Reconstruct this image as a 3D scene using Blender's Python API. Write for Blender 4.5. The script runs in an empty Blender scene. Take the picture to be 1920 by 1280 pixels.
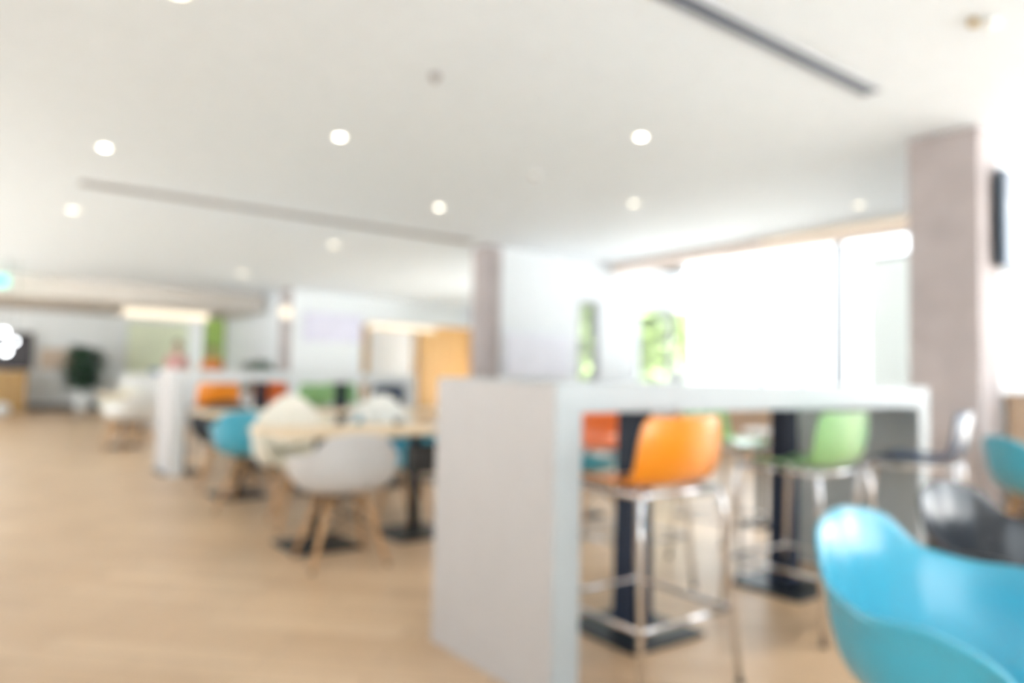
import bpy, bmesh, math, random
from mathutils import Vector, Matrix
random.seed(7)
PI = math.pi
C = bpy.context.scene.collection
sc = bpy.context.scene

# ------------------------------------------------------------------ camera
cam_d = bpy.data.cameras.new('camera'); cam = bpy.data.objects.new('camera', cam_d); C.objects.link(cam)
cam_d.sensor_width = 36.0; cam_d.lens = 36.0*1361.2/1920.0
cam_d.clip_start = 0.05; cam_d.clip_end = 200
YAW, PITCH, ROLL = math.radians(36.372), math.radians(2.8206), math.radians(1.2397)
fw = Vector((math.sin(YAW), math.cos(YAW), 0)); rt = Vector((math.cos(YAW), -math.sin(YAW), 0)); up = Vector((0, 0, 1))
f2 = fw*math.cos(PITCH)+up*math.sin(PITCH); u2 = up*math.cos(PITCH)-fw*math.sin(PITCH)
r3 = rt*math.cos(ROLL)+u2*math.sin(ROLL); u3 = u2*math.cos(ROLL)-rt*math.sin(ROLL)
cam.matrix_world = Matrix(((r3.x, u3.x, -f2.x, 0), (r3.y, u3.y, -f2.y, 0), (r3.z, u3.z, -f2.z, 1.10), (0, 0, 0, 1)))
cam_d.dof.use_dof = True; cam_d.dof.focus_distance = 0.42; cam_d.dof.aperture_fstop = 2.75
sc.camera = cam

# ------------------------------------------------------------------ world, light, exposure
sc.view_settings.view_transform = 'Standard'; sc.view_settings.look = 'None'
sc.view_settings.gamma = 1.0; sc.view_settings.use_curve_mapping = False
sc.view_settings.exposure = 1.42
w = bpy.data.worlds.new('sky'); sc.world = w; w.use_nodes = True
bg = w.node_tree.nodes['Background']; bg.inputs[0].default_value = (0.86, 0.94, 1.0, 1); bg.inputs[1].default_value = 1.5

def area(name, loc, rot, sx, sy, power=0, portal=True, col=(1, 1, 1)):
    l = bpy.data.lights.new(name, 'AREA'); l.shape = 'RECTANGLE'; l.size = sx; l.size_y = sy
    l.energy = power; l.color = col
    if portal: l.cycles.is_portal = True
    o = bpy.data.objects.new(name, l); o.location = loc; o.rotation_euler = rot; C.objects.link(o); return o
area('portal_east', (9.85, 4.0, 1.6), (0, PI/2, 0), 3.1, 9.0)
area('portal_south', (-1.45, -3.45, 1.48), (PI/2, 0, 0), 6.9, 2.9)
area('portal_east_far', (10.5, 12.2, 1.5), (0, PI/2, 0), 2.9, 7.2)
area('portal_south_right', (7.7, -3.45, 1.48), (PI/2, 0, 0), 4.3, 2.9)
area('portal_west', (-5.1, 13.0, 1.5), (0, -PI/2, 0), 2.9, 14.0)

sun_d = bpy.data.lights.new('sun', 'SUN'); sun_d.energy = 16.0; sun_d.angle = math.radians(1.0); sun_d.color = (1.0, 0.985, 0.96)
sun = bpy.data.objects.new('sun', sun_d); C.objects.link(sun)
sun.rotation_euler = (math.radians(40), 0, math.radians(-8))      # high sun from behind the camera
# ------------------------------------------------------------------ materials
def mat(name, col, rough=0.5, metal=0.0, spec=0.5, noise=None, bump=None, coat=0.0, emit=None, trans=None):
    m = bpy.data.materials.new(name); m.use_nodes = True
    nt = m.node_tree; b = nt.nodes['Principled BSDF']
    b.inputs['Base Color'].default_value = (*col, 1); b.inputs['Roughness'].default_value = rough
    b.inputs['Metallic'].default_value = metal; b.inputs['Specular IOR Level'].default_value = spec
    if coat: b.inputs['Coat Weight'].default_value = coat; b.inputs['Coat Roughness'].default_value = 0.3
    tc = nt.nodes.new('ShaderNodeTexCoord')
    nz = nt.nodes.new('ShaderNodeTexNoise'); nt.links.new(tc.outputs['Object'], nz.inputs['Vector'])
    sca, amt, det = noise if noise else (8.0, 0.04, 3.0)
    nz.inputs['Scale'].default_value = sca; nz.inputs['Detail'].default_value = det
    mx = nt.nodes.new('ShaderNodeMix'); mx.data_type = 'RGBA'
    mx.inputs[6].default_value = (*[max(0, c*(1-amt)) for c in col], 1)
    mx.inputs[7].default_value = (*[min(1, c*(1+amt)) for c in col], 1)
    nt.links.new(nz.outputs['Fac'], mx.inputs[0]); nt.links.new(mx.outputs[2], b.inputs['Base Color'])
    if bump:
        bp = nt.nodes.new('ShaderNodeBump'); bp.inputs['Strength'].default_value = bump; bp.inputs['Distance'].default_value = 0.004
        nt.links.new(nz.outputs['Fac'], bp.inputs['Height']); nt.links.new(bp.outputs[0], b.inputs['Normal'])
    if emit:
        b.inputs['Emission Color'].default_value = (*emit[0], 1); b.inputs['Emission Strength'].default_value = emit[1]
    return m

def wood_mat(name, c1, c2, scale=(1, 12, 12), rough=0.45):
    m = bpy.data.materials.new(name); m.use_nodes = True
    nt = m.node_tree; b = nt.nodes['Principled BSDF']; b.inputs['Roughness'].default_value = rough
    tc = nt.nodes.new('ShaderNodeTexCoord'); mp = nt.nodes.new('ShaderNodeMapping'); mp.inputs['Scale'].default_value = scale
    nz = nt.nodes.new('ShaderNodeTexNoise'); nz.inputs['Scale'].default_value = 2.5; nz.inputs['Detail'].default_value = 6
    cr = nt.nodes.new('ShaderNodeValToRGB'); cr.color_ramp.elements[0].color = (*c1, 1); cr.color_ramp.elements[1].color = (*c2, 1)
    cr.color_ramp.elements[0].position = 0.3; cr.color_ramp.elements[1].position = 0.7
    nt.links.new(tc.outputs['Object'], mp.inputs[0]); nt.links.new(mp.outputs[0], nz.inputs['Vector'])
    nt.links.new(nz.outputs['Fac'], cr.inputs[0]); nt.links.new(cr.outputs[0], b.inputs['Base Color'])
    return m

def floor_mat():
    m = bpy.data.materials.new('oak_look_floor'); m.use_nodes = True
    nt = m.node_tree; b = nt.nodes['Principled BSDF']; b.inputs['Roughness'].default_value = 0.36
    b.inputs['Specular IOR Level'].default_value = 0.5
    tc = nt.nodes.new('ShaderNodeTexCoord')
    mp = nt.nodes.new('ShaderNodeMapping'); mp.inputs['Rotation'].default_value = (0, 0, math.radians(45))
    nt.links.new(tc.outputs['Object'], mp.inputs[0])
    br = nt.nodes.new('ShaderNodeTexBrick'); br.inputs['Scale'].default_value = 1.0
    br.inputs['Brick Width'].default_value = 0.9; br.inputs['Row Height'].default_value = 0.13; br.inputs['Mortar Size'].default_value = 0.002
    br.inputs['Color1'].default_value = (0.61, 0.425, 0.265, 1); br.inputs['Color2'].default_value = (0.72, 0.525, 0.345, 1)
    br.inputs['Mortar'].default_value = (0.33, 0.21, 0.13, 1)
    nt.links.new(mp.outputs[0], br.inputs['Vector'])
    nz = nt.nodes.new('ShaderNodeTexNoise'); nz.inputs['Scale'].default_value = 1.3; nz.inputs['Detail'].default_value = 5
    nt.links.new(tc.outputs['Object'], nz.inputs['Vector'])
    mx = nt.nodes.new('ShaderNodeMix'); mx.data_type = 'RGBA'; mx.blend_type = 'MULTIPLY'; mx.inputs[0].default_value = 0.35
    cr = nt.nodes.new('ShaderNodeValToRGB'); cr.color_ramp.elements[0].position = 0.35; cr.color_ramp.elements[1].position = 0.65
    cr.color_ramp.elements[0].color = (0.62, 0.58, 0.55, 1); cr.color_ramp.elements[1].color = (1, 1, 1, 1)
    nt.links.new(nz.outputs['Fac'], cr.inputs[0]); nt.links.new(br.outputs['Color'], mx.inputs[6]); nt.links.new(cr.outputs[0], mx.inputs[7])
    nt.links.new(mx.outputs[2], b.inputs['Base Color'])
    return m

def glass_mat():
    m = bpy.data.materials.new('window_glass'); m.use_nodes = True
    nt = m.node_tree; nt.nodes.remove(nt.nodes['Principled BSDF']); out = nt.nodes['Material Output']
    t = nt.nodes.new('ShaderNodeBsdfTransparent'); g = nt.nodes.new('ShaderNodeBsdfGlossy'); g.inputs['Roughness'].default_value = 0.02
    fr = nt.nodes.new('ShaderNodeFresnel'); fr.inputs[0].default_value = 1.3
    mx = nt.nodes.new('ShaderNodeMixShader'); t.inputs[0].default_value = (0.97, 0.99, 0.98, 1)
    nt.links.new(fr.outputs[0], mx.inputs[0]); nt.links.new(t.outputs[0], mx.inputs[1]); nt.links.new(g.outputs[0], mx.inputs[2])
    nt.links.new(mx.outputs[0], out.inputs[0]); return m

def emis(name, col, s):
    m = bpy.data.materials.new(name); m.use_nodes = True
    nt = m.node_tree; nt.nodes.remove(nt.nodes['Principled BSDF']); e = nt.nodes.new('ShaderNodeEmission')
    e.inputs[0].default_value = (*col, 1); e.inputs[1].default_value = s
    nt.links.new(e.outputs[0], nt.nodes['Material Output'].inputs[0]); return m

M = {}
M['ceiling'] = mat('ceiling_paint', (0.785, 0.85, 0.915), 0.7)
M['wall'] = mat('white_wall_paint', (0.82, 0.86, 0.90), 0.6)
M['wall_warm'] = mat('warm_bounce_paint', (0.62, 0.50, 0.42), 0.7)
M['wall_grey'] = mat('grey_wall_panel', (0.84, 0.87, 0.89), 0.6, noise=(2.0, 0.10, 4))
M['soffit'] = mat('beige_soffit_paint', (0.66, 0.61, 0.56), 0.7)
M['peach'] = mat('peach_beam_paint', (0.92, 0.80, 0.74), 0.6)
M['concrete'] = mat('raw_concrete', (0.46, 0.41, 0.41), 0.75, noise=(3.5, 0.22, 6), bump=0.3)
M['floor'] = floor_mat()
M['glass'] = glass_mat()
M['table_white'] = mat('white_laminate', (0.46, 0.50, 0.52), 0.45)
M['table_lit_tone'] = mat('white_laminate_lit_tone', (0.82, 0.86, 0.89), 0.4)  # same laminate, lightened to stand in for light the far bar lacks
M['panel_grey'] = mat('pale_grey_laminate', (0.53, 0.51, 0.51), 0.5)
M['oak'] = wood_mat('pale_oak_top', (0.72, 0.55, 0.36), (0.82, 0.66, 0.46))
M['beech'] = wood_mat('beech_legs', (0.58, 0.33, 0.15), (0.70, 0.43, 0.22), (12, 12, 2))
M['cab'] = wood_mat('cabinet_wood', (0.55, 0.37, 0.25), (0.66, 0.48, 0.34), (10, 10, 1))
M['gold_wood'] = wood_mat('golden_wall_boards', (0.42, 0.25, 0.09), (0.62, 0.41, 0.18), (9, 9, 0.4))
M['chrome'] = mat('chrome', (0.80, 0.80, 0.83), 0.12, metal=1.0)
M['black_metal'] = mat('glossy_black_metal', (0.010, 0.016, 0.024), 0.38, spec=0.4)
M['navy_metal'] = mat('navy_black_steel', (0.008, 0.018, 0.045), 0.5, spec=0.3)
M['wire'] = mat('black_wire', (0.02, 0.02, 0.02), 0.4)
M['duct'] = mat('air_slot_dark', (0.030, 0.052, 0.10), 0.5)
M['duct_grey'] = mat('air_slot_grey', (0.34, 0.32, 0.32), 0.5)
M['mullion'] = mat('window_frame_grey', (0.42, 0.44, 0.48), 0.4)
M['screen'] = mat('glossy_screen', (0.05, 0.05, 0.06), 0.1, emit=((0.66, 0.72, 0.80), 0.36))
M['tv_body'] = mat('tv_body_blue_black', (0.03, 0.06, 0.10), 0.3)
def plastic(n, c, r=0.32): return mat(n, c, r, spec=0.6, coat=0.8)
M['blue'] = plastic('sky_blue_shell', (0.04, 0.40, 0.58))
M['white_shell'] = plastic('white_shell', (0.82, 0.82, 0.80))
M['grey_shell'] = plastic('light_grey_shell', (0.60, 0.60, 0.61))
M['cream_shell'] = plastic('cream_shell', (0.87, 0.83, 0.70))
M['black_shell'] = mat('black_shell', (0.015, 0.02, 0.03), 0.3, spec=0.5, coat=0.3)
M['orange'] = plastic('orange_shell', (0.95, 0.30, 0.005), 0.28)
M['deep_orange'] = plastic('deep_orange_shell', (0.85, 0.16, 0.004), 0.3)
M['green'] = plastic('leaf_green_shell', (0.29, 0.56, 0.23), 0.26)
M['navy'] = mat('navy_shell', (0.025, 0.055, 0.12), 0.3, spec=0.5, coat=0.3)
M['leaf'] = mat('plant_leaf', (0.012, 0.10, 0.045), 0.45, noise=(6, 0.4, 2))
M['leaf_lit'] = mat('tree_leaf', (0.34, 0.42, 0.20), 0.5, noise=(6, 0.35, 2))
M['bark'] = mat('bark', (0.12, 0.08, 0.05), 0.8)
M['pot'] = mat('white_ceramic', (0.82, 0.84, 0.84), 0.3)
M['soil'] = mat('soil', (0.05, 0.035, 0.025), 0.9)
M['mural'] = mat('pale_green_mural', (0.80, 0.86, 0.68), 0.6, noise=(1.2, 0.14, 3))
M['green_wall'] = mat('green_partition', (0.42, 0.62, 0.16), 0.5, noise=(1.5, 0.3, 2))
M['dark_panel'] = mat('dark_wall_panel', (0.045, 0.038, 0.045), 0.3)
M['beige_panel'] = mat('beige_panel', (0.62, 0.50, 0.40), 0.6)
M['kick'] = mat('skirting_grey', (0.24, 0.23, 0.22), 0.6)
M['lilac'] = mat('lilac_print', (0.74, 0.73, 0.88), 0.4, noise=(2.2, 0.12, 2))
M['skin'] = mat('skin', (0.55, 0.32, 0.23), 0.5)
M['hair'] = mat('dark_hair', (0.015, 0.010, 0.012), 0.5)
M['pink'] = mat('pink_fabric', (0.80, 0.45, 0.42), 0.8)
M['orange_cloth'] = mat('orange_fabric', (0.85, 0.28, 0.07), 0.8)
M['trousers'] = mat('dark_trousers', (0.06, 0.06, 0.08), 0.8)
M['blue_small'] = mat('blue_plastic', (0.10, 0.20, 0.38), 0.4)
M['teal_glass'] = mat('teal_bottle', (0.15, 0.34, 0.38), 0.15)
M['ground'] = mat('outdoor_paving', (0.80, 0.79, 0.77), 0.8)
M['lamp'] = emis('warm_lamp', (1.0, 0.93, 0.76), 5.0)
M['lamp_dim'] = emis('dim_warm_lamp', (1.0, 0.93, 0.74), 1.7)
M['lamp_cove'] = emis('warm_cove_lamp', (1.0, 0.87, 0.66), 0.62)
M['led'] = emis('peach_led', (1.0, 0.84, 0.62), 0.42)
M['exit'] = emis('teal_sign_light', (0.16, 0.85, 0.62), 1.0)
M['bulb'] = emis('white_bulb', (0.95, 0.98, 1.0), 6.0)

# ------------------------------------------------------------------ helpers
class MB:
    def __init__(s): s.v = []; s.f = []; s.smooth = []
    def add(s, vs, fs, sm=False):
        o = len(s.v); s.v += [tuple(v) for v in vs]; s.f += [tuple(i+o for i in f) for f in fs]; s.smooth += [sm]*len(fs); return s
    def box(s, x0, x1, y0, y1, z0, z1, b=0.0):
        bm = bmesh.new(); bmesh.ops.create_cube(bm, size=1)
        for v in bm.verts:
            v.co = Vector(((x0+x1)/2+v.co.x*(x1-x0), (y0+y1)/2+v.co.y*(y1-y0), (z0+z1)/2+v.co.z*(z1-z0)))
        if b: bmesh.ops.bevel(bm, geom=bm.edges[:], offset=b, segments=2, affect='EDGES', profile=0.6)
        bm.verts.index_update(); vs = [v.co[:] for v in bm.verts]; fs = [[v.index for v in f.verts] for f in bm.faces]; bm.free()
        return s.add(vs, fs)
    def tube(s, pts, rad, n=10, cap=True, closed=False):
        pts = [Vector(p) for p in pts]; N = len(pts)
        if not isinstance(rad, (list, tuple)): rad = [rad]*N
        vs = []; fs = []; pu = None
        for i, p in enumerate(pts):
            if closed: t = pts[(i+1) % N]-pts[i-1]
            else: t = pts[min(i+1, N-1)]-pts[max(i-1, 0)]
            t.normalize()
            if pu is None: a = Vector((0, 0, 1)) if abs(t.z) < .9 else Vector((1, 0, 0))
            else: a = pu
            r = t.cross(a).normalized(); u = r.cross(t).normalized(); pu = u
            for k in range(n):
                q = 2*PI*k/n; vs.append(p+(r*math.cos(q)+u*math.sin(q))*rad[i])
        for i in range(N if closed else N-1):
            j = (i+1) % N
            for k in range(n):
                l = (k+1) % n; fs.append((i*n+k, i*n+l, j*n+l, j*n+k))
        if cap and not closed: fs.append(tuple(range(n))[::-1]); fs.append(tuple((N-1)*n+k for k in range(n)))
        return s.add(vs, fs, True)
    def lathe(s, prof, c=(0, 0, 0), n=28):
        vs = []; fs = []
        for r, z in prof:
            for k in range(n):
                q = 2*PI*k/n; vs.append((c[0]+r*math.cos(q), c[1]+r*math.sin(q), c[2]+z))
        for i in range(len(prof)-1):
            for k in range(n):
                l = (k+1) % n; fs.append((i*n+k, i*n+l, (i+1)*n+l, (i+1)*n+k))
        fs.append(tuple(range(n))[::-1]); fs.append(tuple((len(prof)-1)*n+k for k in range(n)))
        return s.add(vs, fs, True)
    def build(s, name, m, parent=None, loc=None, solid=0.0, sub=0):
        me = bpy.data.meshes.new(name); me.from_pydata(s.v, [], s.f)
        me.polygons.foreach_set('use_smooth', s.smooth); me.materials.append(m); me.update()
        o = bpy.data.objects.new(name, me); C.objects.link(o)
        if parent: o.parent = parent
        if loc: o.location = loc
        if sub: q = o.modifiers.new('sub', 'SUBSURF'); q.levels = sub; q.render_levels = sub
        if solid: q = o.modifiers.new('solid', 'SOLIDIFY'); q.thickness = solid; q.offset = 0
        return o

def tag(o, label=None, cat=None, group=None, kind=None):
    if label: o['label'] = label
    if cat: o['category'] = cat
    if group: o['group'] = group
    if kind: o['kind'] = kind
    return o
def thing(name, label, cat, loc=(0, 0, 0), rz=0, group=None):
    o = bpy.data.objects.new(name, None); o.empty_display_size = 0.2; C.objects.link(o)
    o.location = loc; o.rotation_euler = (0, 0, rz); return tag(o, label, cat, group)
def dup(root, loc, rz, label, mats=None, group=None):
    r = root.copy(); C.objects.link(r); r.location = loc; r.rotation_euler = (0, 0, rz); r['label'] = label
    if group: r['group'] = group
    def kids(src, dst):
        for ch in [o for o in src.children]:
            c = ch.copy(); C.objects.link(c); c.parent = dst
            if mats and ch.name.split('.')[0] in mats:
                c.data = ch.data.copy(); c.data.materials[0] = mats[ch.name.split('.')[0]]
            kids(ch, c)
    kids(root, r); return r
def struct(name, mb, m): return tag(mb.build(name, m), kind='structure')

# ------------------------------------------------------------------ the setting
CZ = 2.95
struct('floor', MB().box(-5, 10.6, -3.5, 24.6, -0.12, 0).box(10.6, 12.8, 15.9, 18.6, -0.12, 0), M['floor'])
struct('ceiling', MB().box(-5, 8.15, -3.5, 8.40, CZ, CZ+0.15).box(-5, 10.6, 8.40, 24.6, CZ, CZ+0.15).box(10.6, 12.8, 15.9, 18.6, CZ, CZ+0.15).box(8.15, 9.95, -3.5, 8.40, 3.22, 3.37), M['ceiling'])
struct('wall_left', MB().box(-5.15, -5, -3.5, 6.0, 0, CZ).box(-5.15, -5, 20.0, 24.6, 0, CZ), M['wall_warm'])  # unseen wall, toned warm to dim and warm light from the left
struct('wall_back', MB().box(-5, 5.6, 22.0, 22.15, 0, CZ), M['wall_grey'])
struct('wall_far_right', MB().box(5.76, 12.8, 18.45, 18.6, 0, CZ), M['wall'])
struct('wall_screen', MB().box(5.62, 8.15, 2.13, 2.30, 0, CZ).box(8.15, 9.7, 2.13, 2.30, 0, 3.22), M['wall'])
struct('wall_middle', MB().box(5.98, 7.45, 8.40, 8.55, 0, CZ).box(7.90, 8.70, 8.40, 8.55, 0, CZ).box(7.45, 7.9, 8.40, 8.55, 2.32, CZ)
       .box(8.7, 9.95, 8.40, 8.55, 2.32, 3.22).box(7.45, 7.9, 8.40, 8.55, 0, 0.9).box(8.7, 9.95, 8.40, 8.55, 0, 0.9), M['wall'])
struct('wall_far', MB().box(5.601, 7.31, 15.9, 16.05, 0, CZ).box(7.31, 12.8, 15.9, 16.05, 2.36, CZ), M['wall'])
struct('wall_side', MB().box(5.601, 5.75, 16.05, 21.2, 0, CZ), M['wall'])
struct('wall_east', MB().box(12.65, 12.8, 16.05, 18.44, 0, CZ), M['wall'])
struct('trim_soffit', MB().box(-5, 5.5, 17.5, 21.99, 2.52, CZ-0.002), M['soffit'])
struct('trim_beam', MB().box(8.15, 8.32, 2.31, 8.39, 2.80, 3.22), M['peach'])
struct('baseboard_back', MB().box(-5, 3.0, 21.93, 21.995, 0, 0.17), M['kick'])
for nm, (x, y, dx, dy) in {'trim_column_near': (5.60, 2.125, 0.36, 0.48), 'trim_column_middle': (5.70, 8.395, 0.27, 0.345), 'trim_column_far': (5.49, 15.88, 0.11, 0.45)}.items():
    struct(nm, MB().box(x, x+dx, y, y+dy, 0, CZ-0.001, 0.008), M['concrete'])

# glazing: window on the right, the one behind the camera, the far one and unseen added ones
def glazed(name, axis, pos, a0, a1, z0, z1, posts):
    root = bpy.data.objects.new(name, None); C.objects.link(root); root['kind'] = 'structure'
    fr = MB(); t = 0.035
    def bar(p0, p1, q0, q1):
        if axis == 'x': fr.box(pos-t, pos+t, p0, p1, q0, q1)
        else: fr.box(p0, p1, pos-t, pos+t, q0, q1)
    bar(a0, a1, z0, z0+0.06); bar(a0, a1, z1-0.06, z1)
    hw = 0.075 if name == 'window_1' else 0.04
    for p in sorted({a0+hw, *posts, *([] if name == 'window_1' else [a1-hw])}): bar(p-hw, p+hw, z0, z1)
    fr.build('window_frame', M['mullion'], root)
    g = MB()
    if axis == 'x': g.add([(pos, a0, z0), (pos, a1, z0), (pos, a1, z1), (pos, a0, z1)], [(0, 1, 2, 3)])
    else: g.add([(a0, pos, z0), (a1, pos, z0), (a1, pos, z1), (a0, pos, z1)], [(0, 1, 2, 3)])
    g.build('pane', M['glass'], root); return root
struct('wall_window_side', MB().box(9.64, 9.80, 2.31, 8.39, 0, .86), M['cab'])
glazed('window_1', 'x', 9.72, 2.31, 8.39, 0.86, 3.22, [5.46])
glazed('window_2', 'y', 8.47, 7.45, 7.90, 0.9, 2.32, [])
glazed('window_3', 'y', 8.47, 8.70, 9.66, 0.9, 2.32, [])
glazed('window_4', 'x', 10.4, 8.6, 15.85, 0.0, CZ, [10.0, 13.8])
glazed('added_window_west', 'x', -5.07, 6.0, 20.0, 0.0, CZ, [8.8, 11.6, 14.4, 17.2])  # unseen glazing added to light the back of the room
glazed('window_5', 'y', -3.4, -4.9, 2.0, 0.0, CZ, [-2.6, -0.3])
struct('wall_south_blocker', MB().box(2.0, 5.6, -3.5, -3.35, 0, CZ), M['wall'])  # unseen wall added to keep direct light off the bar front
glazed('added_window_south', 'y', -3.4, 5.6, 9.9, 0.0, CZ, [7.7])  # unseen glazing added for shell reflections and more light from behind
tag(MB().box(-30, 45, -40, 50, -0.35, -0.13).build('outdoor_paving', M['ground']), kind='structure')

# roller shade on the right window
rs = thing('roller_shade', 'pale grey roller shade drawn down over the right end of the window', 'window shade', (9.55, 4.2, 0))
sh = MB(); n = 40
for i in range(n):
    y0 = -0.9+1.65*i/n; sh.box(-0.008+0.012*math.sin(i*1.4), 0.008+0.012*math.sin(i*1.4), y0, y0+1.65/n, 0.25, 2.76)
sm = mat('grey_shade_cloth', (0.78, 0.80, 0.79), 0.8); nt = sm.node_tree; tr = nt.nodes.new('ShaderNodeBsdfTranslucent'); tr.inputs[0].default_value = (0.78, 0.80, 0.79, 1)
ad = nt.nodes.new('ShaderNodeMixShader'); ad.inputs[0].default_value = 0.5
nt.links.new(nt.nodes['Principled BSDF'].outputs[0], ad.inputs[1]); nt.links.new(tr.outputs[0], ad.inputs[2]); nt.links.new(ad.outputs[0], nt.nodes['Material Output'].inputs[0])
sh.build('shade', sm, rs)
MB().tube([(0, -0.92, 2.79), (0, 0.77, 2.79)], 0.03).build('roller', M['mullion'], rs)
for y in (-.9, .75): MB().box(-.03, .137, y-.01, y+.01, 2.75, 2.83).build('bracket', M['mullion'], rs)

# ------------------------------------------------------------------ ceiling things
def slot(label, x0, x1, y0, w_, m, dy=None):
    t = thing('air_slot', label, 'air vent', ((x0+x1)/2, y0, CZ), 0)
    L = (x1-x0)/2
    MB().box(-L, L, -w_/2, w_/2, -0.004, -0.001).build('recess', m, t)
    f = MB()
    for s in (-1, 1): f.box(-L, L, s*w_/2-0.006, s*w_/2+0.006, -0.012, -0.001)
    f.box(-L, L, -0.005, 0.005, -0.010, -0.004)
    f.build('slot_frame', M['duct_grey'] if m is M['duct_grey'] else M['mullion'], t)
slot('long dark blue-grey linear air slot in the ceiling, upper right', 1.2, 4.49, 2.30, 0.115, M['duct'])
slot('long pale grey linear air slot in the ceiling, upper left', 0.75, 5.4, 8.34, 0.16, M['duct_grey'])

def downlight(x, y, lab, m, r=0.062, pw=0):
    t = thing('ceiling_downlight', lab, 'ceiling light', (x, y, CZ), 0, 'recessed downlights')
    MB().lathe([(r*0.9, -0.004), (r*0.9, -0.0075)], n=24).build('lens', m, t)
    ring = MB(); ring.tube([(math.cos(a)*r, math.sin(a)*r, -0.005) for a in [2*PI*k/24 for k in range(24)]], 0.008, 6, closed=True)
    ring.build('bezel', M['pot'], t)
    if pw:
        l = bpy.data.lights.new('downlight', 'SPOT'); l.energy = pw; l.spot_size = 2.0; l.spot_blend = 0.8; l.color = (1, 0.86, 0.66); l.shadow_soft_size = 0.05
        o = bpy.data.objects.new('downlight_beam', l); C.objects.link(o); o.location = (0, 0, -0.02); o.parent = t
S = (CZ-1.10)/1.85
for (x, y, lab, m, r, pw) in [
    (0.78, 6.86, 'bright warm downlight at the left, above the left air slot', M['lamp'], .05, 14),
    (2.20, 5.31, 'bright warm downlight left of centre, nearest above the dining tables', M['lamp'], .045, 14),
    (3.98, 3.81, 'bright downlight over the near white bar table', M['lamp'], .045, 26),
    (0.83, 9.86, 'dim downlight at the far left, just below the left air slot', M['lamp_dim'], .075, 6),
    (4.00, 6.83, 'downlight right of the left air slot, near the middle column', M['lamp'], .045, 8),
    (5.46, 5.31, 'faint downlight towards the window, above the bar table', M['lamp_dim'], .055, 4),
    (7.22, 3.84, 'faint pinkish downlight nearest the right window beam', M['lamp_dim'], .055, 2),
    (4.05, 9.87, 'downlight beyond the air slot, left of the middle column', M['lamp_dim'], .075, 6),
    (3.97, 13.99, 'farthest downlight, over the far left tables', M['lamp_dim'], .10, 4),
    (0.71, 3.78, 'downlight cut by the top edge of the photo at the left', M['lamp_dim'], .06, 10)]:
    downlight(x, y, lab, m, r, pw)
def detector(x, y, lab, name='smoke_detector', cat='smoke detector', r=0.05):
    t = thing(name, lab, cat, (x, y, CZ), 0)
    MB().lathe([(r, -0.0011), (r, -0.018), (r*0.8, -0.03)], n=24).build('base', M['duct_grey'] if r < .04 else M['pot'], t)
    MB().lathe([(r*0.5, -0.03), (r*0.5, -0.042), (r*.3, -0.05)], n=20).build('sensor', M['duct_grey'], t)
detector(2.19, 3.83, 'small grey ceiling sensor near the top centre of the ceiling', r=0.035)
detector(3.99, 5.14, 'faint flat sensor on the ceiling between the middle downlights', r=0.05)
t = thing('ceiling_spotlight', 'small brass and white ceiling spotlight at the top right corner', 'ceiling light', (3.98, 1.50, CZ))
MB().tube([(-.02, 0.02, -0.001), (-.02, 0.02, -0.035)], 0.022).build('brass_neck', mat('brass', (0.45, 0.33, 0.16), 0.35, metal=0.7), t)
MB().lathe([(0.05, -0.001), (0.05, -0.02), (0.04, -0.03)], (0.06, -0.02, 0)).build('lamp_head', M['pot'], t)
l = bpy.data.lights.new('spotlight_beam', 'SPOT'); l.energy = 45; l.spot_size = 2.2; l.spot_blend = 0.9; l.color = (1, 0.90, 0.76); l.shadow_soft_size = 0.06
o = bpy.data.objects.new('spotlight_beam', l); C.objects.link(o); o.location = (0.06, -0.02, -0.05); o.parent = t
tag(MB().box(8.12, 8.149, 2.4, 5.6, 2.90, 2.94).build('led_strip', M['led']), 'warm LED strip along the ceiling edge by the right window', 'light strip')

# far warm linear lights
def linear(name, lab, x0, x1, y, z, h, m=M['lamp_cove']):
    t = thing(name, lab, 'strip light', ((x0+x1)/2, y, z), 0)
    L = (x1-x0)/2
    MB().box(-L, L, -0.06, 0.06, 0, h, 0.02).build('diffuser', m, t)
    MB().box(-L-0.02, L+0.02, -0.05, 0.07, h, h+0.04).build('housing', M['soffit'], t)
linear('strip_light', 'long glowing warm strip light under the far left soffit', 2.62, 4.45, 18.4, 2.30, 0.17)
linear('strip_light', 'warm strip light inside the far opening left of the middle column', 7.5, 9.3, 15.97, 2.20, 0.115)
t = thing('globe_lamp', 'round warm lamp hanging by the far column', 'hanging lamp', (5.30, 15.4, CZ))
MB().lathe([(0.01, -0.69), (.09, -0.66), (0.13, -0.57), (0.12, -0.49), (0.05, -0.44), (0.01, -0.43)]).build('globe', M['lamp_cove'], t)
MB().tube([(0, 0, -0.44), (0, 0, -0.001)], 0.008).build('cord', M['wire'], t)
t = thing('exit_sign', 'glowing teal emergency sign at the far left edge', 'sign', (0.27, 16.8, 2.62))
MB().box(-0.13, 0.16, -0.02, 0.02, 0, 0.19, 0.01).build('sign_face', M['exit'], t)
MB().tube([(0, 0.0, 0.19), (0, 0, CZ-2.62-0.001)], 0.01).build('hanger', M['kick'], t)

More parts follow.
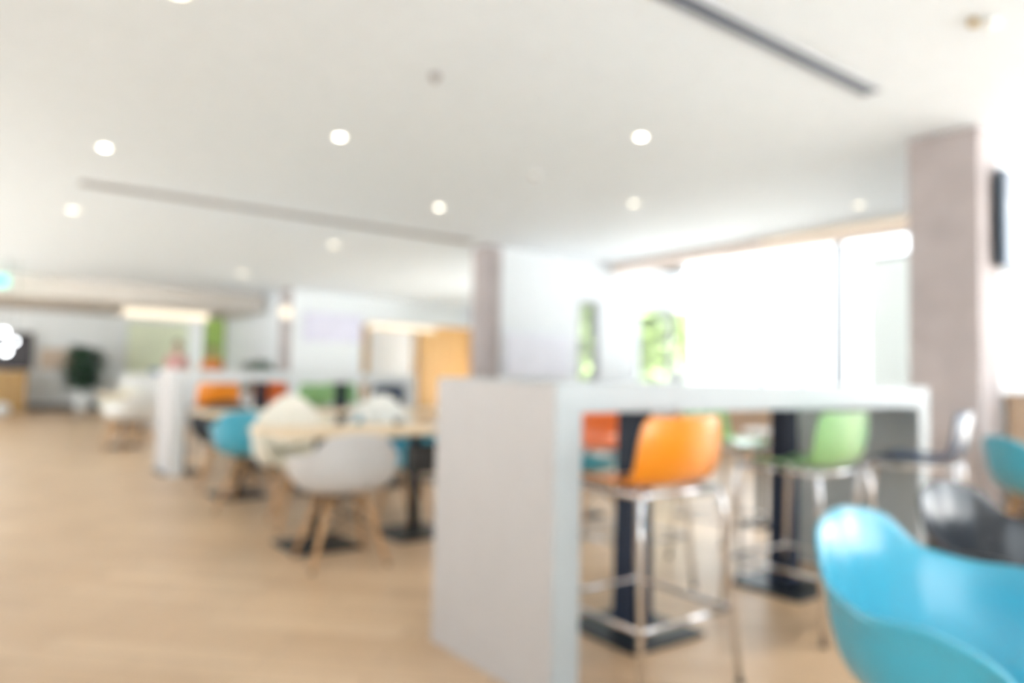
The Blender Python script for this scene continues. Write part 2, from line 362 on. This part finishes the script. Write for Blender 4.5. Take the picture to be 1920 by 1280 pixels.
# ------------------------------------------------------------------ shell armchair
def armchair(label, shell_mat, loc, rz, group='moulded shell armchairs', scale=1.0):
    t = thing('shell_armchair', label, 'chair', loc, rz, group)
    NA, NR = 64, 18
    keys = [(0, .237, .435), (22, .267, .437), (42, .334, .456), (58, .352, .532), (72, .337, .633), (88, .334, .659), (108, .343, .653),
            (128, .335, .678), (146, .321, .770), (160, .305, .789), (180, .291, .801)]
    def rim(a):
        a = abs((a+180) % 360-180)
        for (a0, r0, z0), (a1, r1, z1) in zip(keys, keys[1:]):
            if a <= a1:
                u = (a-a0)/(a1-a0); u = u*u*(3-2*u)*0.5+u*0.5; return r0+(r1-r0)*u, z0+(z1-z0)*u
        return keys[-1][1:]
    vs = []; fs = []
    zc = 0.425
    for i in range(NR+1):
        q = i/NR
        for k in range(NA):
            a = 360*k/NA; R, zr = rim(a); h = zr-zc
            steep = min(1, max(0, h/0.22))
            rho = q*(1-steep)+steep*min(1.0, (1-(1-q)**2.1)*0.94+0.06*q)
            zz = q**2*(1-steep)+steep*(q**3.0)
            lip = 0.014*steep*max(0, (q-0.93)/0.07)
            x = math.sin(math.radians(a))*(R*rho+lip); y = math.cos(math.radians(a))*(R*rho+lip)
            z = zc+h*zz - (0.02*max(0, math.cos(math.radians(a)))*max(0, q-.8)/.2)
            vs.append((x, y, z))
    for i in range(NR):
        for k in range(NA):
            l = (k+1) % NA; fs.append((i*NA+k, i*NA+l, (i+1)*NA+l, (i+1)*NA+k))
    MB().add(vs, fs, True).build('shell', shell_mat, t, solid=0.008, sub=1)
    for sx in (-1, 1):
        for sy in (-1, 1):
            g = MB().tube([(sx*.115, sy*.105, .405), (sx*.175, sy*.165, .21), (sx*.235, sy*.222, .012)], [.019, .017, .0115], 12)
            lg = g.build('leg', M['beech'], t)
            MB().lathe([(.0125, 0), (.0125, .013)], (sx*.2385, sy*.2255, 0), 12).build('foot_cap', M['wire'], lg)
    b = MB()
    p = lambda sx, sy, u: (sx*(.115+.12*u), sy*(.105+.117*u), .405-.393*u)
    for sx, sy, tx, ty in ((-1, -1, 1, -1), (1, -1, 1, 1), (1, 1, -1, 1), (-1, 1, -1, -1)):
        b.tube([p(sx, sy, .08), p(tx, ty, .48)], .005, 8); b.tube([p(tx, ty, .08), p(sx, sy, .48)], .005, 8)
    b.tube([p(-1, -1, .04), p(1, 1, .04)], .006, 8); b.tube([p(1, -1, .04), p(-1, 1, .04)], .006, 8)
    b.build('wire_brace', M['wire'], t)
    return t

chairs = [
 # label, material, x, y, rz (0 = facing +Y)
 ('large sky blue shell armchair cut off by the bottom right corner', 'blue', 1.761, 0.666, 185.3),
 ('black shell armchair behind the big blue one at the right edge', 'black_shell', 2.50, 0.77, 179),
 ('small sky blue shell armchair by the wooden cabinet at the right edge', 'blue', 5.45, 1.70, -127),
 ('light grey shell armchair with its back to us at the front wooden table', 'grey_shell', 1.77, 4.06, -6),
 ('cream shell armchair on the far side of the front wooden table, left end', 'cream_shell', 1.98, 5.16, 170),
 ('sky blue shell armchair tucked under the right front table', 'blue', 2.65, 5.10, 178),
 ('sky blue shell armchair seen under the bar beside the orange stool', 'blue', 3.62, 4.00, 5),
 ('sky blue shell armchair at the second wooden table, left of the cream one', 'blue', 1.86, 6.00, -30),
 ('black shell armchair with only its rounded back showing over the table', 'black_shell', 2.62, 5.88, 0),
 ('white shell armchair behind the second table, below the far orange stools', 'white_shell', 2.72, 7.30, 180),
 ('white shell armchair behind the second table, nearest the grey bar end', 'white_shell', 3.62, 7.28, 180),
 ('navy and black shell armchair behind the left blue one, by the far bar leg', 'black_shell', 1.98, 7.28, 170),
 ('white shell armchair in front of the far tables, left of the far bar', 'white_shell', 1.72, 10.85, 20),
 ('cream shell armchair left of the far bar, farthest back', 'cream_shell', 1.85, 12.4, 160),
]
proto = None
for lab, mk, x, y, r in chairs:
    if proto is None: proto = armchair(lab, M[mk], (x, y, 0), math.radians(r))
    else:
        c = dup(proto, (x, y, 0), math.radians(r), lab, {'shell': M[mk]})
        if mk == 'grey_shell': c.scale = (.92, .92, .96)

# ------------------------------------------------------------------ bar stool
def bar_stool(label, shell_mat, loc, rz):
    t = thing('bar_stool', label, 'bar stool', loc, rz, 'low-backed bar stools with chrome legs')
    # profile (y, z) from the front edge of the seat to the top of the back; back at -y
    prof = [(.225, .722), (.20, .736), (.14, .740), (.05, .735), (-.04, .731), (-.10, .735), (-.145, .755), (-.172, .795), (-.184, .85), (-.192, .91), (-.20, .965), (-.203, .985)]
    wid = [.155, .185, .20, .207, .212, .216, .220, .222, .222, .218, .205, .180]
    NX = 14; vs = []; fs = []
    for i, ((y, z), hw) in enumerate(zip(prof, wid)):
        for k in range(NX+1):
            u = -1+2*k/NX
            curl = 0.02*u**4 if i < 6 else 0
            fwd = 0.055*(u*u) if i > 6 else (0.055*u*u*max(0, i-4)/2.0 if i > 4 else 0)
            vs.append((u*hw, y+fwd-.062, z+curl-.010))
    for i in range(len(prof)-1):
        for k in range(NX): a = i*(NX+1)+k; fs.append((a, a+1, a+NX+2, a+NX+1))
    MB().add(vs, fs, True).build('shell', shell_mat, t, solid=0.010, sub=2)
    hx, hy = .205, .20
    fr = MB(); z = .705
    fr.tube([(-hx, -hy, z), (-hx, hy, z), (hx, hy, z), (hx, -hy, z)], .0125, 10, closed=True)
    fr.build('seat_frame', M['chrome'], t)
    for sx in (-1, 1):
        for sy in (-1, 1):
            lg = MB().tube([(sx*hx, sy*hy, z+.008), (sx*(hx+.008), sy*(hy+.008), z-.04), (sx*(hx+.055), sy*(hy+.06), .012)], .0115, 10).build('leg', M['chrome'], t)
            MB().lathe([(.015, 0), (.015, .014)], (sx*(hx+.056), sy*(hy+.061), 0), 12).build('foot_cap', M['wire'], lg)
    u = (z-.27)/z; fx, fy = hx+.055*u, hy+.06*u
    MB().tube([(-fx, -fy, .27), (-fx, fy, .27), (fx, fy, .27), (fx, -fy, .27)], .0095, 10, closed=True).build('footrest', M['chrome'], t)
    return t
stools = [
 ('orange bar stool at the near white bar, nearest the grey end panel', 'orange', 2.035, 1.93, 0),
 ('green bar stool at the near white bar, between the orange and navy ones', 'green', 3.17, 1.965, 0),
 ('navy bar stool at the right end of the near white bar, by the column', 'navy', 3.90, 1.80, 18),
 ('orange bar stool on the far side of the near bar, by the front navy post', 'deep_orange', 2.88, 2.84, 180),
 ('green bar stool on the far side of the near bar, behind the orange one', 'green', 3.80, 2.84, 180),
 ('yellow-orange bar stool at the far white bar, nearest its left leg', 'orange', 2.06, 8.15, 0),
 ('green bar stool at the far white bar, near the middle', 'green', 3.12, 8.15, 0),
 ('navy bar stool at the far white bar, nearest its right leg', 'navy', 4.02, 8.15, 0),
 ('deep orange bar stool behind the far white bar, left of the green one', 'deep_orange', 3.0, 9.0, 180),
 ('darker green bar stool behind the far white bar, right of the dark post', 'green', 3.95, 9.0, 180),
]
sp = None
for lab, mk, x, y, r in stools:
    if sp is None: sp = bar_stool(lab, M[mk], (x, y, 0), math.radians(r))
    else: dup(sp, (x, y, 0), math.radians(r), lab, {'shell': M[mk]})

# ------------------------------------------------------------------ white bar tables
def bar_table(label, x0, x1, y0, y1, H, posts, lam='table_white'):
    t = thing('bar_table', label, 'bar table', (x0, y0, 0), 0)
    L, D = x1-x0, y1-y0; th = .113; pt = .118
    MB().box(0, L, 0, D, H-th, H, .004).build('tabletop', M[lam], t)
    for a in (0.0, L-pt):
        e = MB().box(a, a+pt, 0, D, 0, H-th, .004).build('end_panel', M[lam], t)
        out = a-.006 if a == 0 else a+pt
        MB().box(out, out+.006, 0.004, D, 0.0, H-.012 if a == 0 else H-th, .001).build('panel_facing', M['panel_grey'], e)['label'] = 'pale grey facing'
    for px, py in posts:
        p = MB()
        p.add([(px+sx*wx, py+sy*.05, z) for z, wx in ((.02, .075), (H-th-.001, .055)) for sx, sy in ((-1, -1), (1, -1), (1, 1), (-1, 1))],
              [(3, 2, 1, 0), (4, 5, 6, 7), (0, 1, 5, 4), (1, 2, 6, 5), (2, 3, 7, 6), (3, 0, 4, 7)])
        o = p.build('pedestal', M['navy_metal'], t)
        MB().box(px-.215, px+.215, py-.225, py+.225, 0.0, .02, .006).build('base_plate', M['black_metal'], o)
    return t
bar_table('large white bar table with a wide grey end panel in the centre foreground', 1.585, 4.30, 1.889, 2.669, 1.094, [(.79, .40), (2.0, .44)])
bar_table('smaller looking white bar table farther back at the left', 1.65, 4.46, 8.09, 8.87, 1.105, [(.15, .42), (1.02, .42), (2.0, .42)], 'table_lit_tone')

# ------------------------------------------------------------------ wooden dining tables
def dining(label, x, y, w_=.70, d=.70):
    t = thing('dining_table', label, 'table', (x, y, 0), 0, 'pale wood tables on black pedestals')
    MB().box(-w_/2+.002, w_/2-.002, -d/2, d/2, .712, .742, .006).build('tabletop', M['oak'], t)
    MB().tube([(0, 0, .03), (0, 0, .712)], .038, 16).build('post', M['black_metal'], t)
    MB().box(-.22, .22, -.22, .22, 0, .022, .008).build('base', M['black_metal'], t)
    MB().box(-.16, .16, -.16, .16, .70, .711).build('top_bracket', M['black_metal'], t)
    return t
tp = None
for lab, x, y in [
    ('pale wood dining table behind the light grey chair, left of the pair', 1.80, 4.50),
    ('pale wood dining table cut by the left edge of the grey bar end', 2.50, 4.50),
    ('pale wood dining table hidden mostly behind the grey end panel', 3.20, 4.50),
    ('pale wood dining table seen under the near bar, left of the orange stool', 3.90, 4.50),
    ('second-row pale wood table below the far orange stool', 1.92, 6.66),
    ('second-row pale wood table behind the black rounded chair back', 2.62, 6.66),
    ('second-row pale wood table by the white chair, right one', 3.32, 6.66),
    ('second-row pale wood table nearest the grey bar end panel', 4.02, 6.66),
    ('far pale wood table left of the far bar leg', 1.75, 11.6)]:
    if tp is None: tp = dining(lab, x, y)
    else: dup(tp, (x, y, 0), 0, lab)

# clothes draped over chair backs, bag hanging under a table
def draped(label, loc, rz, m, w_, top, low_out, low_in):
    t = thing('draped_jacket', label, 'jacket', loc, rz, None)
    NU, NV = 22, 26; vs = []; fs = []
    for i in range(NU+1):
        u = -1+2*i/NU; tz = top-.10*abs(u)**2.4
        for j in range(NV+1):
            v = j/NV
            th = .075+.02*math.sin(u*5+1)+.012*math.sin(v*9)
            if v < .42: q = v/.42; y = -th-.05*(1-q)*(.5+.5*math.sin(u*7)); z = low_out+(tz-.06-low_out)*q+.03*math.sin(u*6)*(1-q)
            elif v < .58: q = (v-.42)/.16*PI; y = -th*math.cos(q); z = tz-.06+.06*math.sin(q)
            else: q = (v-.58)/.42; y = th+.03*q; z = tz-.06-(tz-.06-low_in)*q
            x = u*w_*(1-.10*(v-.5)**2*2)+.012*math.sin(v*11+u*3)
            vs.append((x, y, z))
    for i in range(NU):
        for j in range(NV): a = i*(NV+1)+j; fs.append((a, a+1, a+NV+2, a+NV+1))
    MB().add(vs, fs, True).build('body', m, t, solid=.022, sub=1)
    for sx in (-1, 1):
        MB().tube([(sx*w_*.86, -.05, top-.12), (sx*(w_+.03), -.11, top-.24), (sx*(w_+.01), -.10, top-.40), (sx*(w_-.03), -.08, low_out-.02)], [.055, .058, .052, .042], 14).build('sleeve', m, t)
    MB().tube([(-.10, .02, top-.03), (-.05, -.03, top+.005), (.05, -.03, top+.005), (.10, .02, top-.03)], .028, 12).build('collar', m, t)
draped('cream jacket draped over the chair back left of the light grey chair', (1.93, 5.42, 0), math.radians(170), mat('cream_cloth', (0.90, 0.88, 0.80), 0.9), .185, .895, .42, .56)
draped('white jacket draped over the blue chair back behind the front table', (2.66, 5.37, 0), math.radians(178), mat('white_cloth', (0.84, 0.86, 0.84), 0.9), .19, .905, .62, .60)
t = thing('black_bag', 'black bag hanging under the wooden table by the grey bar end', 'bag', (2.44, 4.31, 0))
MB().box(-.11, .11, -.05, .05, .44, .64, .03).build('body', M['wire'], t)
MB().box(-.105, .105, -.062, -.05, .53, .645, .004).build('flap', M['wire'], t)
MB().tube([(-.09, 0, .62), (-.07, 0, .70), (.07, 0, .70), (.09, 0, .62)], .008, 8).build('strap', M['wire'], t)

# small round table right of centre
t = thing('side_table', 'small round white table on a dark post behind the near bar', 'side table', (4.95, 3.42, 0))
MB().lathe([(.125, .70), (.14, .71), (.14, .725), (.13, .735)]).build('tabletop', M['pot'], t)
MB().tube([(0, 0, .01), (0, 0, .70)], .028, 14).build('post', M['black_metal'], t)
MB().lathe([(.16, 0), (.16, .012), (.04, .03)]).build('base', M['black_metal'], t)

# ------------------------------------------------------------------ small things on tables
def cup(x, y, z, lab, r=.04, h=.08, m=None, group=None):
    t = thing('cup', lab, 'cup', (x, y, z), 0)
    MB().lathe([(r*.7, 0), (r*.92, h*.5), (r, h), (r*.93, h), (r*.85, h*.5), (r*.6, h*.08)]).build('bowl', m or M['pot'], t)
    MB().tube([(r*.9, 0, h*.8), (r*1.5, 0, h*.75), (r*1.6, 0, h*.4), (r*.85, 0, h*.25)], r*.12, 8).build('handle', m or M['pot'], t)
def bottle(x, y, z, lab, r=.014, h=.09, m=None):
    t = thing('bottle', lab, 'bottle', (x, y, z), 0)
    MB().lathe([(r, 0), (r, h*.6), (r*.45, h*.75), (r*.4, h*.9)]).build('body', m or M['teal_glass'], t)
    MB().lathe([(r*.5, h*.9), (r*.5, h)]).build('cap', M['mullion'], t)
cup(2.86, 2.45, 1.0945, 'small white cup standing on the near bar below the green window', .035, .055)
bottle(3.62, 2.50, 1.0945, 'tiny teal bottle standing on the near bar against the bright window', .018, .11)
bottle(4.0, 2.48, 1.0945, 'short grey shaker on the near bar right of the teal bottle', .018, .035, M['mullion'])
cup(2.42, 4.62, .7425, 'small dark cup on the wooden table by the grey bar end', .035, .05, M['kick'])
tag(MB().box(2.66, 2.86, 4.50, 4.66, .7425, .752, .003).build('folded_napkin', mat('pale_blue_paper', (0.45, 0.58, 0.74), 0.8)), 'folded pale blue napkin lying on the wooden table by the bar end', 'napkin')

# ------------------------------------------------------------------ right: wall screen, cabinet
t = thing('wall_television', 'white-lit television with a dark blue edge on the right wall', 'television', (5.79, 2.04, 1.96))
MB().box(0, 1.25, 0, .045, 0, .70, .008).build('body', M['tv_body'], t)
MB().box(.055, 1.24, -.006, .001, .012, .69, .002).build('display', M['screen'], t)
MB().box(.45, .8, .045, .089, .2, .5).build('bracket', M['kick'], t)
t = thing('wooden_cabinet', 'waist-high light wood cabinet against the right wall', 'cabinet', (5.99, 1.70, 0))
MB().box(0, 1.5, 0, .40, .08, 1.03, .006).build('body', M['cab'], t)
MB().box(-.02, 1.52, -.02, .42, 1.03, 1.06, .006).build('worktop', M['cab'], t)
MB().box(.03, 1.47, .03, .40, 0, .08).build('plinth', M['kick'], t)
for i in range(2):
    d = MB().box(.02+i*.74, .74+i*.74, -.018, -.001, .1, 1.01, .003).build('door', M['cab'], t)
    MB().tube([(.66+i*.16, -.035, .8), (.66+i*.16, -.035, .92)], .006).tube([(.66+i*.16, -.035, .8), (.66+i*.16, -.018, .8)], .005).tube([(.66+i*.16, -.035, .92), (.66+i*.16, -.018, .92)], .005).build('handle', M['chrome'], d)

# ------------------------------------------------------------------ far left wall
def flat(name, lab, cat, x0, x1, y, z0, z1, m, d=.03, frame=None):
    t = thing(name, lab, cat, ((x0+x1)/2, y, z0)); L = (x1-x0)/2
    MB().box(-L, L, 0, d, 0, z1-z0, .004).build('panel', m, t)
    f = MB(); b = .03
    f.box(-L-b, -L, -.01, d, 0, z1-z0+b).box(L, L+b, -.01, d, 0, z1-z0+b).box(-L, L, -.01, d, z1-z0, z1-z0+b)
    f.build('frame', frame or M['kick'], t); return t
flat('dark_display_panel', 'dark rectangular panel on the wall at the far left', 'panel', 0.05, 1.12, 21.9, 1.02, 1.93, M['dark_panel'])
flat('beige_notice_board', 'beige board on the grey wall behind the tall plant', 'board', 1.32, 2.15, 21.95, 1.05, 1.55, M['beige_panel'], .03, M['beige_panel'])
flat('mural_panel', 'pale green mural panel below the glowing strip light', 'mural', 3.25, 4.78, 21.95, 0.55, 2.38, M['mural'], .03, M['wall'])
t = flat('green_partition', 'tall narrow green panel between the mural and white wall', 'partition', 4.86, 5.36, 20.4, 0, 2.50, M['green_wall'], .04, M['kick'])
t = thing('wooden_stand', 'narrow golden wood stand below the dark panel at the far left', 'stand', (0.62, 21.2, 0))
MB().box(-.36, .38, -.2, .3, 0, .96, .01).build('body', M['gold_wood'], t)
MB().box(-.40, .42, -.23, .33, .96, 1.0, .006).build('top', M['gold_wood'], t)
t = thing('white_cabinet', 'low white cabinet against the far wall right of the tall plant', 'cabinet', (2.90, 21.6, 0))
MB().box(-.3, .42, -.2, .32, .12, .78, .01).build('body', M['pot'], t)
MB().box(-.28, .40, -.16, .30, 0, .12).build('plinth', M['kick'], t)
d = MB().box(-.28, .055, -.216, -.2, .14, .76, .004).build('door', M['pot'], t); MB().tube([(.03, -.23, .5), (.03, -.23, .62)], .006).build('handle', M['chrome'], d)
d = MB().box(.065, .40, -.216, -.2, .14, .76, .004).build('door', M['pot'], t); MB().tube([(.09, -.23, .5), (.09, -.23, .62)], .006).build('handle', M['chrome'], d)
# pendant bulbs at the left edge
for (x, y, z, r, lab) in [(0.12, 15.0, 1.66, .045, 'white globe bulb hanging at the left edge, upper one'), (0.36, 15.0, 1.67, .05, 'bright white globe bulb hanging right of the upper one'),
                      (0.52, 15.1, 1.53, .03, 'smallest white globe bulb at the right side of the hanging cluster'), (0.40, 15.2, 1.37, .06, 'lowest right white globe bulb in the hanging cluster'), (0.10, 15.2, 1.40, .06, 'lowest left white globe bulb in the hanging cluster')]:
    t = thing('pendant_bulb', lab, 'hanging lamp', (x, y, z), 0, 'hanging globe bulbs')
    MB().lathe([(.004, -r), (r*.7, -r*.7), (r, 0), (r*.7, r*.7), (.012, r)]).build('globe', M['bulb'], t)
    MB().tube([(0, 0, r), (0, 0, CZ-z-.001)], .004, 6).build('cord', M['wire'], t)
t = thing('floor_lamp', 'small white floor light at the far left edge of the floor', 'floor light', (0.52, 20.2, 0))
MB().lathe([(.13, 0), (.16, .05), (.16, .16), (.12, .24), (.03, .27)]).build('globe', M['bulb'] if False else M['pot'], t)
MB().lathe([(.10, 0), (.10, .012)]).build('base', M['kick'], t)

# ------------------------------------------------------------------ plants
def leaf(mb, p, d, L, W, droop):
    d = Vector(d).normalized(); side = d.cross(Vector((0, 0, 1)))
    if side.length < .05: side = Vector((1, 0, 0))
    side.normalize(); n = 5; vs = []; fs = []
    for i in range(n+1):
        u = i/n; c = Vector(p)+d*L*u+Vector((0, 0, -droop*L*u*u)); ww = W*math.sin(PI*min(.97, u*.9+.08))
        vs += [c-side*ww, c+Vector((0, 0, -ww*.25)), c+side*ww]
    for i in range(n):
        a = i*3; fs += [(a, a+1, a+4, a+3), (a+1, a+2, a+5, a+4)]
    mb.add(vs, fs, True)
def potted(name, lab, loc, H, rad, pot_h, pot_r, base_z, n, m):
    t = thing(name, lab, 'plant', loc)
    p = MB().lathe([(pot_r*.7, 0), (pot_r*.85, pot_h*.5), (pot_r, pot_h), (pot_r*.9, pot_h), (pot_r*.88, pot_h*.9)]).build('pot', M['pot'], t)
    MB().lathe([(pot_r*.86, pot_h*.88), (pot_r*.5, pot_h*.92)]).build('soil', M['soil'], t)
    st = MB(); fo = MB()
    for k in range(7):
        a = k*2.4; st.tube([(0.03*math.cos(a), .03*math.sin(a), pot_h*.9), (.07*rad*math.cos(a)*3, .07*rad*math.sin(a)*3, base_z), (rad*.5*math.cos(a), rad*.5*math.sin(a), (base_z+H)/2)], .012, 6)
    for k in range(n):
        u = random.random(); z = base_z+(H-base_z)*u; wv = rad*(0.25+0.75*math.sin(PI*min(1, .12+u*.72)))
        a = random.uniform(0, 2*PI); q = random.random()**.5*wv*.7
        leaf(fo, (q*math.cos(a), q*math.sin(a), z-.08), (math.cos(a), math.sin(a), random.uniform(-.1, .9)), random.uniform(.16, .30)*rad/.35, .045*rad/.35, random.uniform(.1, .6))
    st.build('stems', M['bark'], t); fo.build('foliage', m, t); return t
potted('potted_plant', 'tall dark green plant in a white pot by the far left wall', (2.16, 20.9, 0), 1.68, .46, .52, .20, .70, 420, M['leaf'])
potted('potted_plant', 'dark green plant showing just above the far white bar', (4.60, 14.9, 0), 1.36, .36, .40, .20, .75, 200, M['leaf'])

# trees outside
def tree(x, y, H, R, lab):
    t = thing('tree', lab, 'tree', (x, y, -0.13), 0, 'trees outside the window')
    tr = MB().tube([(0, 0, 0), (.04, .03, H*.35), (-.03, 0, H*.7)], [.11, .08, .05], 10)
    for k in range(6):
        a = k*1.05; tr.tube([(0, 0, H*(.3+.05*k)), (R*.5*math.cos(a), R*.5*math.sin(a), H*(.5+.05*k))], [.04, .015], 7)
    tr.build('trunk', M['bark'], t)
    fo = MB()
    for k in range(3200):
        v = Vector((random.gauss(0, 1), random.gauss(0, 1), random.gauss(0, 1))).normalized()*random.random()**.35
        leaf(fo, (v.x*R, v.y*R, H*.58+v.z*H*.42), (random.uniform(-1, 1), random.uniform(-1, 1), random.uniform(-.3, .6)), .26, .075, .3)
    fo.build('crown', M['leaf_lit'], t)
tree(12.2, 13.4, 4.0, .95, 'leafy tree outside, seen through the far left green window pane')
tree(15.0, 13.8, 4.2, 1.2, 'leafy tree outside, seen through the wider green window pane')

# ------------------------------------------------------------------ far right opening: wood boards
t = thing('wood_panel_wall', 'golden vertical wood boards through the opening by the middle column', 'wall panelling', (10.25, 18.36, 0))
t.location = (10.25, 18.36, 0)
b = MB()
for i in range(9): b.box(-.05+i*.235, .17+i*.235, -.02*(i % 2), .05, 0, 2.5, .006)
b.build('boards', M['gold_wood'], t)
MB().box(-.1, 2.1, -.05, .06, 2.5, 2.62).build('top_rail', M['gold_wood'], t)
t = thing('white_door', 'white door in a golden wood frame through the far opening', 'door', (9.25, 18.36, 0))
MB().box(-.62, .75, 0, .05, 0, 2.35, .005).build('door_leaf', M['wall'], t)
MB().box(-.82, -.62, -.04, .06, 0, 2.4).box(.75, .82, -.04, .06, 0, 2.4).box(-.82, .82, -.04, .06, 2.35, 2.45).build('door_frame', M['gold_wood'], t)
MB().tube([(.62, -.04, 1.0), (.62, -.04, 1.2)], .012).build('handle', M['chrome'], t)
t = thing('wall_print', 'pale lilac print on the far white wall', 'poster', (6.0, 15.86, 1.82))
MB().box(-.12, 1.28, 0, .035, 0, .66, .004).build('print', M['lilac'], t)
MB().box(-.14, 1.30, .005, .038, -.02, 0).box(-.14, 1.30, .005, .038, .66, .68).build('frame', M['wall'], t)
t = thing('wall_print', 'very pale lilac print on the white wall right of the middle column', 'poster', (6.05, 8.36, 1.12))
MB().box(0, 1.2, 0, .035, 0, .62, .004).build('print', mat('pale_lilac_print', (0.82, 0.83, 0.93), 0.5, noise=(3, .08, 2)), t)
MB().box(-.02, 1.22, .005, .038, -.02, 0).box(-.02, 1.22, .005, .038, .62, .64).build('frame', M['wall'], t)

# far left seating behind the far bar leg
t = thing('high_back_sofa', 'pale high-backed booth seat left of the far bar leg', 'sofa', (2.55, 13.6, 0))
MB().box(-.55, .45, -.35, .35, .12, .46, .05).build('seat', M['grey_shell'], t)
MB().box(-.55, .45, .28, .42, .12, 1.02, .05).build('backrest', M['white_shell'], t)
for sx in (-.5, .4):
    for sy in (-.3, .3): MB().tube([(sx, sy, 0), (sx, sy, .13)], .02).build('leg', M['beech'], t)
tag(MB().box(2.45, 2.75, 13.9, 14.0, 1.0205, 1.11, .02).build('storage_box', M['blue_small']), 'small blue box on top of the pale booth seat', 'box')
t = thing('service_counter', 'long pale service counter in front of the two people', 'counter', (3.9, 16.6, 0))
MB().box(-.95, .95, -.3, .3, .08, .92, .01).build('body', M['wall'], t)
MB().box(-1.0, 1.0, -.33, .33, .92, .96, .008).build('worktop', M['table_white'], t)
MB().box(-.9, .9, -.25, .25, 0, .08).build('plinth', M['kick'], t)

# ------------------------------------------------------------------ people
def skin_mesh(name, joints, edges, m, parent, sub=2):
    me = bpy.data.meshes.new(name); me.from_pydata([j[0] for j in joints], edges, [])
    o = bpy.data.objects.new(name, me); C.objects.link(o); o.parent = parent; me.materials.append(m)
    md = o.modifiers.new('skin', 'SKIN'); md.use_smooth_shade = True
    for i, (co, r) in enumerate(joints):
        v = me.skin_vertices[0].data[i]; v.radius = r if isinstance(r, tuple) else (r, r); v.use_root = (i == 0)
    s = o.modifiers.new('sub', 'SUBSURF'); s.levels = sub; s.render_levels = sub
    return o
def person(label, loc, rz, shirt, lean=0.0, H=1.0):
    t = thing('person', label, 'person', loc, rz); t.scale = (H, H, H)
    J = [((0, 0, .95), (.15, .11)), ((0, .01, 1.15), (.125, .095)), ((0, 0, 1.36), (.16, .10)), ((0, 0, 1.46), (.06, .06)), ((0, .01, 1.53), .052),
         ((0, .02, 1.60), (.072, .085)), ((0, .02, 1.70), (.078, .092)), ((0, .015, 1.745), (.05, .06)),
         ((-.18, 0, 1.40), .052), ((-.24, .03, 1.12), .042), ((-.20, .24, 1.02), .034), ((-.19, .32, 1.01), .028),
         ((.18, 0, 1.40), .052), ((.24, .03, 1.12), .042), ((.20, .24, 1.02), .034), ((.19, .32, 1.01), .028),
         ((-.09, 0, .86), .085), ((-.10, .02, .48), .058), ((-.10, -.01, .10), .040), ((-.10, .13, .035), (.035, .03)),
         ((.09, 0, .86), .085), ((.10, .02, .48), .058), ((.10, -.01, .10), .040), ((.10, .13, .035), (.035, .03))]
    E = [(0, 1), (1, 2), (2, 3), (3, 4), (4, 5), (5, 6), (6, 7), (2, 8), (8, 9), (9, 10), (10, 11), (2, 12), (12, 13), (13, 14), (14, 15),
         (0, 16), (16, 17), (17, 18), (18, 19), (0, 20), (20, 21), (21, 22), (22, 23)]
    # fingers
    for s in (-1, 1):
        w0 = 11 if s < 0 else 15
        for k, ln in enumerate((.055, .065, .06, .045)):
            i = len(J); bx = s*.19+(-.024+.016*k)
            J.append(((bx, .36, 1.008), .008)); J.append(((bx, .36+ln*.6, 1.0), .0075)); J.append(((bx, .36+ln, .985), .0065))
            E += [(w0, i), (i, i+1), (i+1, i+2)]
        i = len(J); J.append(((s*.19-s*.04, .335, 1.0), .009)); J.append(((s*.19-s*.055, .36, .99), .0075)); E += [(w0, i), (i, i+1)]
    b = skin_mesh('body', J, E, M['skin'], t)
    sj = [((0, 0, .90), (.165, .125)), ((0, .01, 1.15), (.14, .11)), ((0, 0, 1.36), (.175, .115)), ((0, 0, 1.45), (.085, .08)),
          ((-.18, 0, 1.40), .066), ((-.235, .02, 1.16), .055), ((.18, 0, 1.40), .066), ((.235, .02, 1.16), .055)]
    skin_mesh('shirt', sj, [(0, 1), (1, 2), (2, 3), (2, 4), (4, 5), (2, 6), (6, 7)], shirt, t)
    tj = [((0, 0, .93), (.16, .12)), ((-.09, 0, .85), .098), ((-.10, .02, .48), .072), ((-.10, -.01, .08), .058), ((.09, 0, .85), .098), ((.10, .02, .48), .072), ((.10, -.01, .08), .058)]
    skin_mesh('trousers', tj, [(0, 1), (1, 2), (2, 3), (0, 4), (4, 5), (5, 6)], M['trousers'], t)
    bm = bmesh.new(); bmesh.ops.create_uvsphere(bm, u_segments=24, v_segments=16, radius=1)
    for v in bm.verts:
        v.co = Vector((v.co.x*.092, -.005+v.co.y*.108, 1.70+v.co.z*.095))
    for v in list(bm.verts):
        if v.co.y > .035 and v.co.z < 1.735: bm.verts.remove(v)
    me = bpy.data.meshes.new('hair'); bm.to_mesh(me); bm.free(); me.materials.append(M['hair'])
    for p in me.polygons: p.use_smooth = True
    o = bpy.data.objects.new('hair', me); C.objects.link(o); o.parent = t
    q = o.modifiers.new('solid', 'SOLIDIFY'); q.thickness = .014
    f = MB().lathe([(.002, .012), (.014, 0), (.016, -.02), (.004, -.03)], (0, .108, 1.655), 10)
    f.build('nose', M['skin'], t)
    e = MB()
    for s in (-1, 1): e.lathe([(.002, -.009), (.009, 0), (.002, .009)], (s*.032, .098, 1.675), 10)
    e.build('eyes', M['hair'], t)
    for s in (-1, 1): MB().lathe([(.004, -.028), (.012, -.01), (.014, .012), (.004, .028)], (s*.086, .015, 1.655), 10).build('ear', M['skin'], t)
    MB().box(-.022, .022, .100, .106, 1.612, 1.620, .002).build('mouth', M['pink'], t)
person('person with dark hair in a pink top standing behind the far counter', (3.62, 17.55, 0), PI, M['pink'], H=.985)
person('person with dark hair in an orange top standing behind the far counter', (4.38, 17.6, 0), PI, M['orange_cloth'], H=.94)
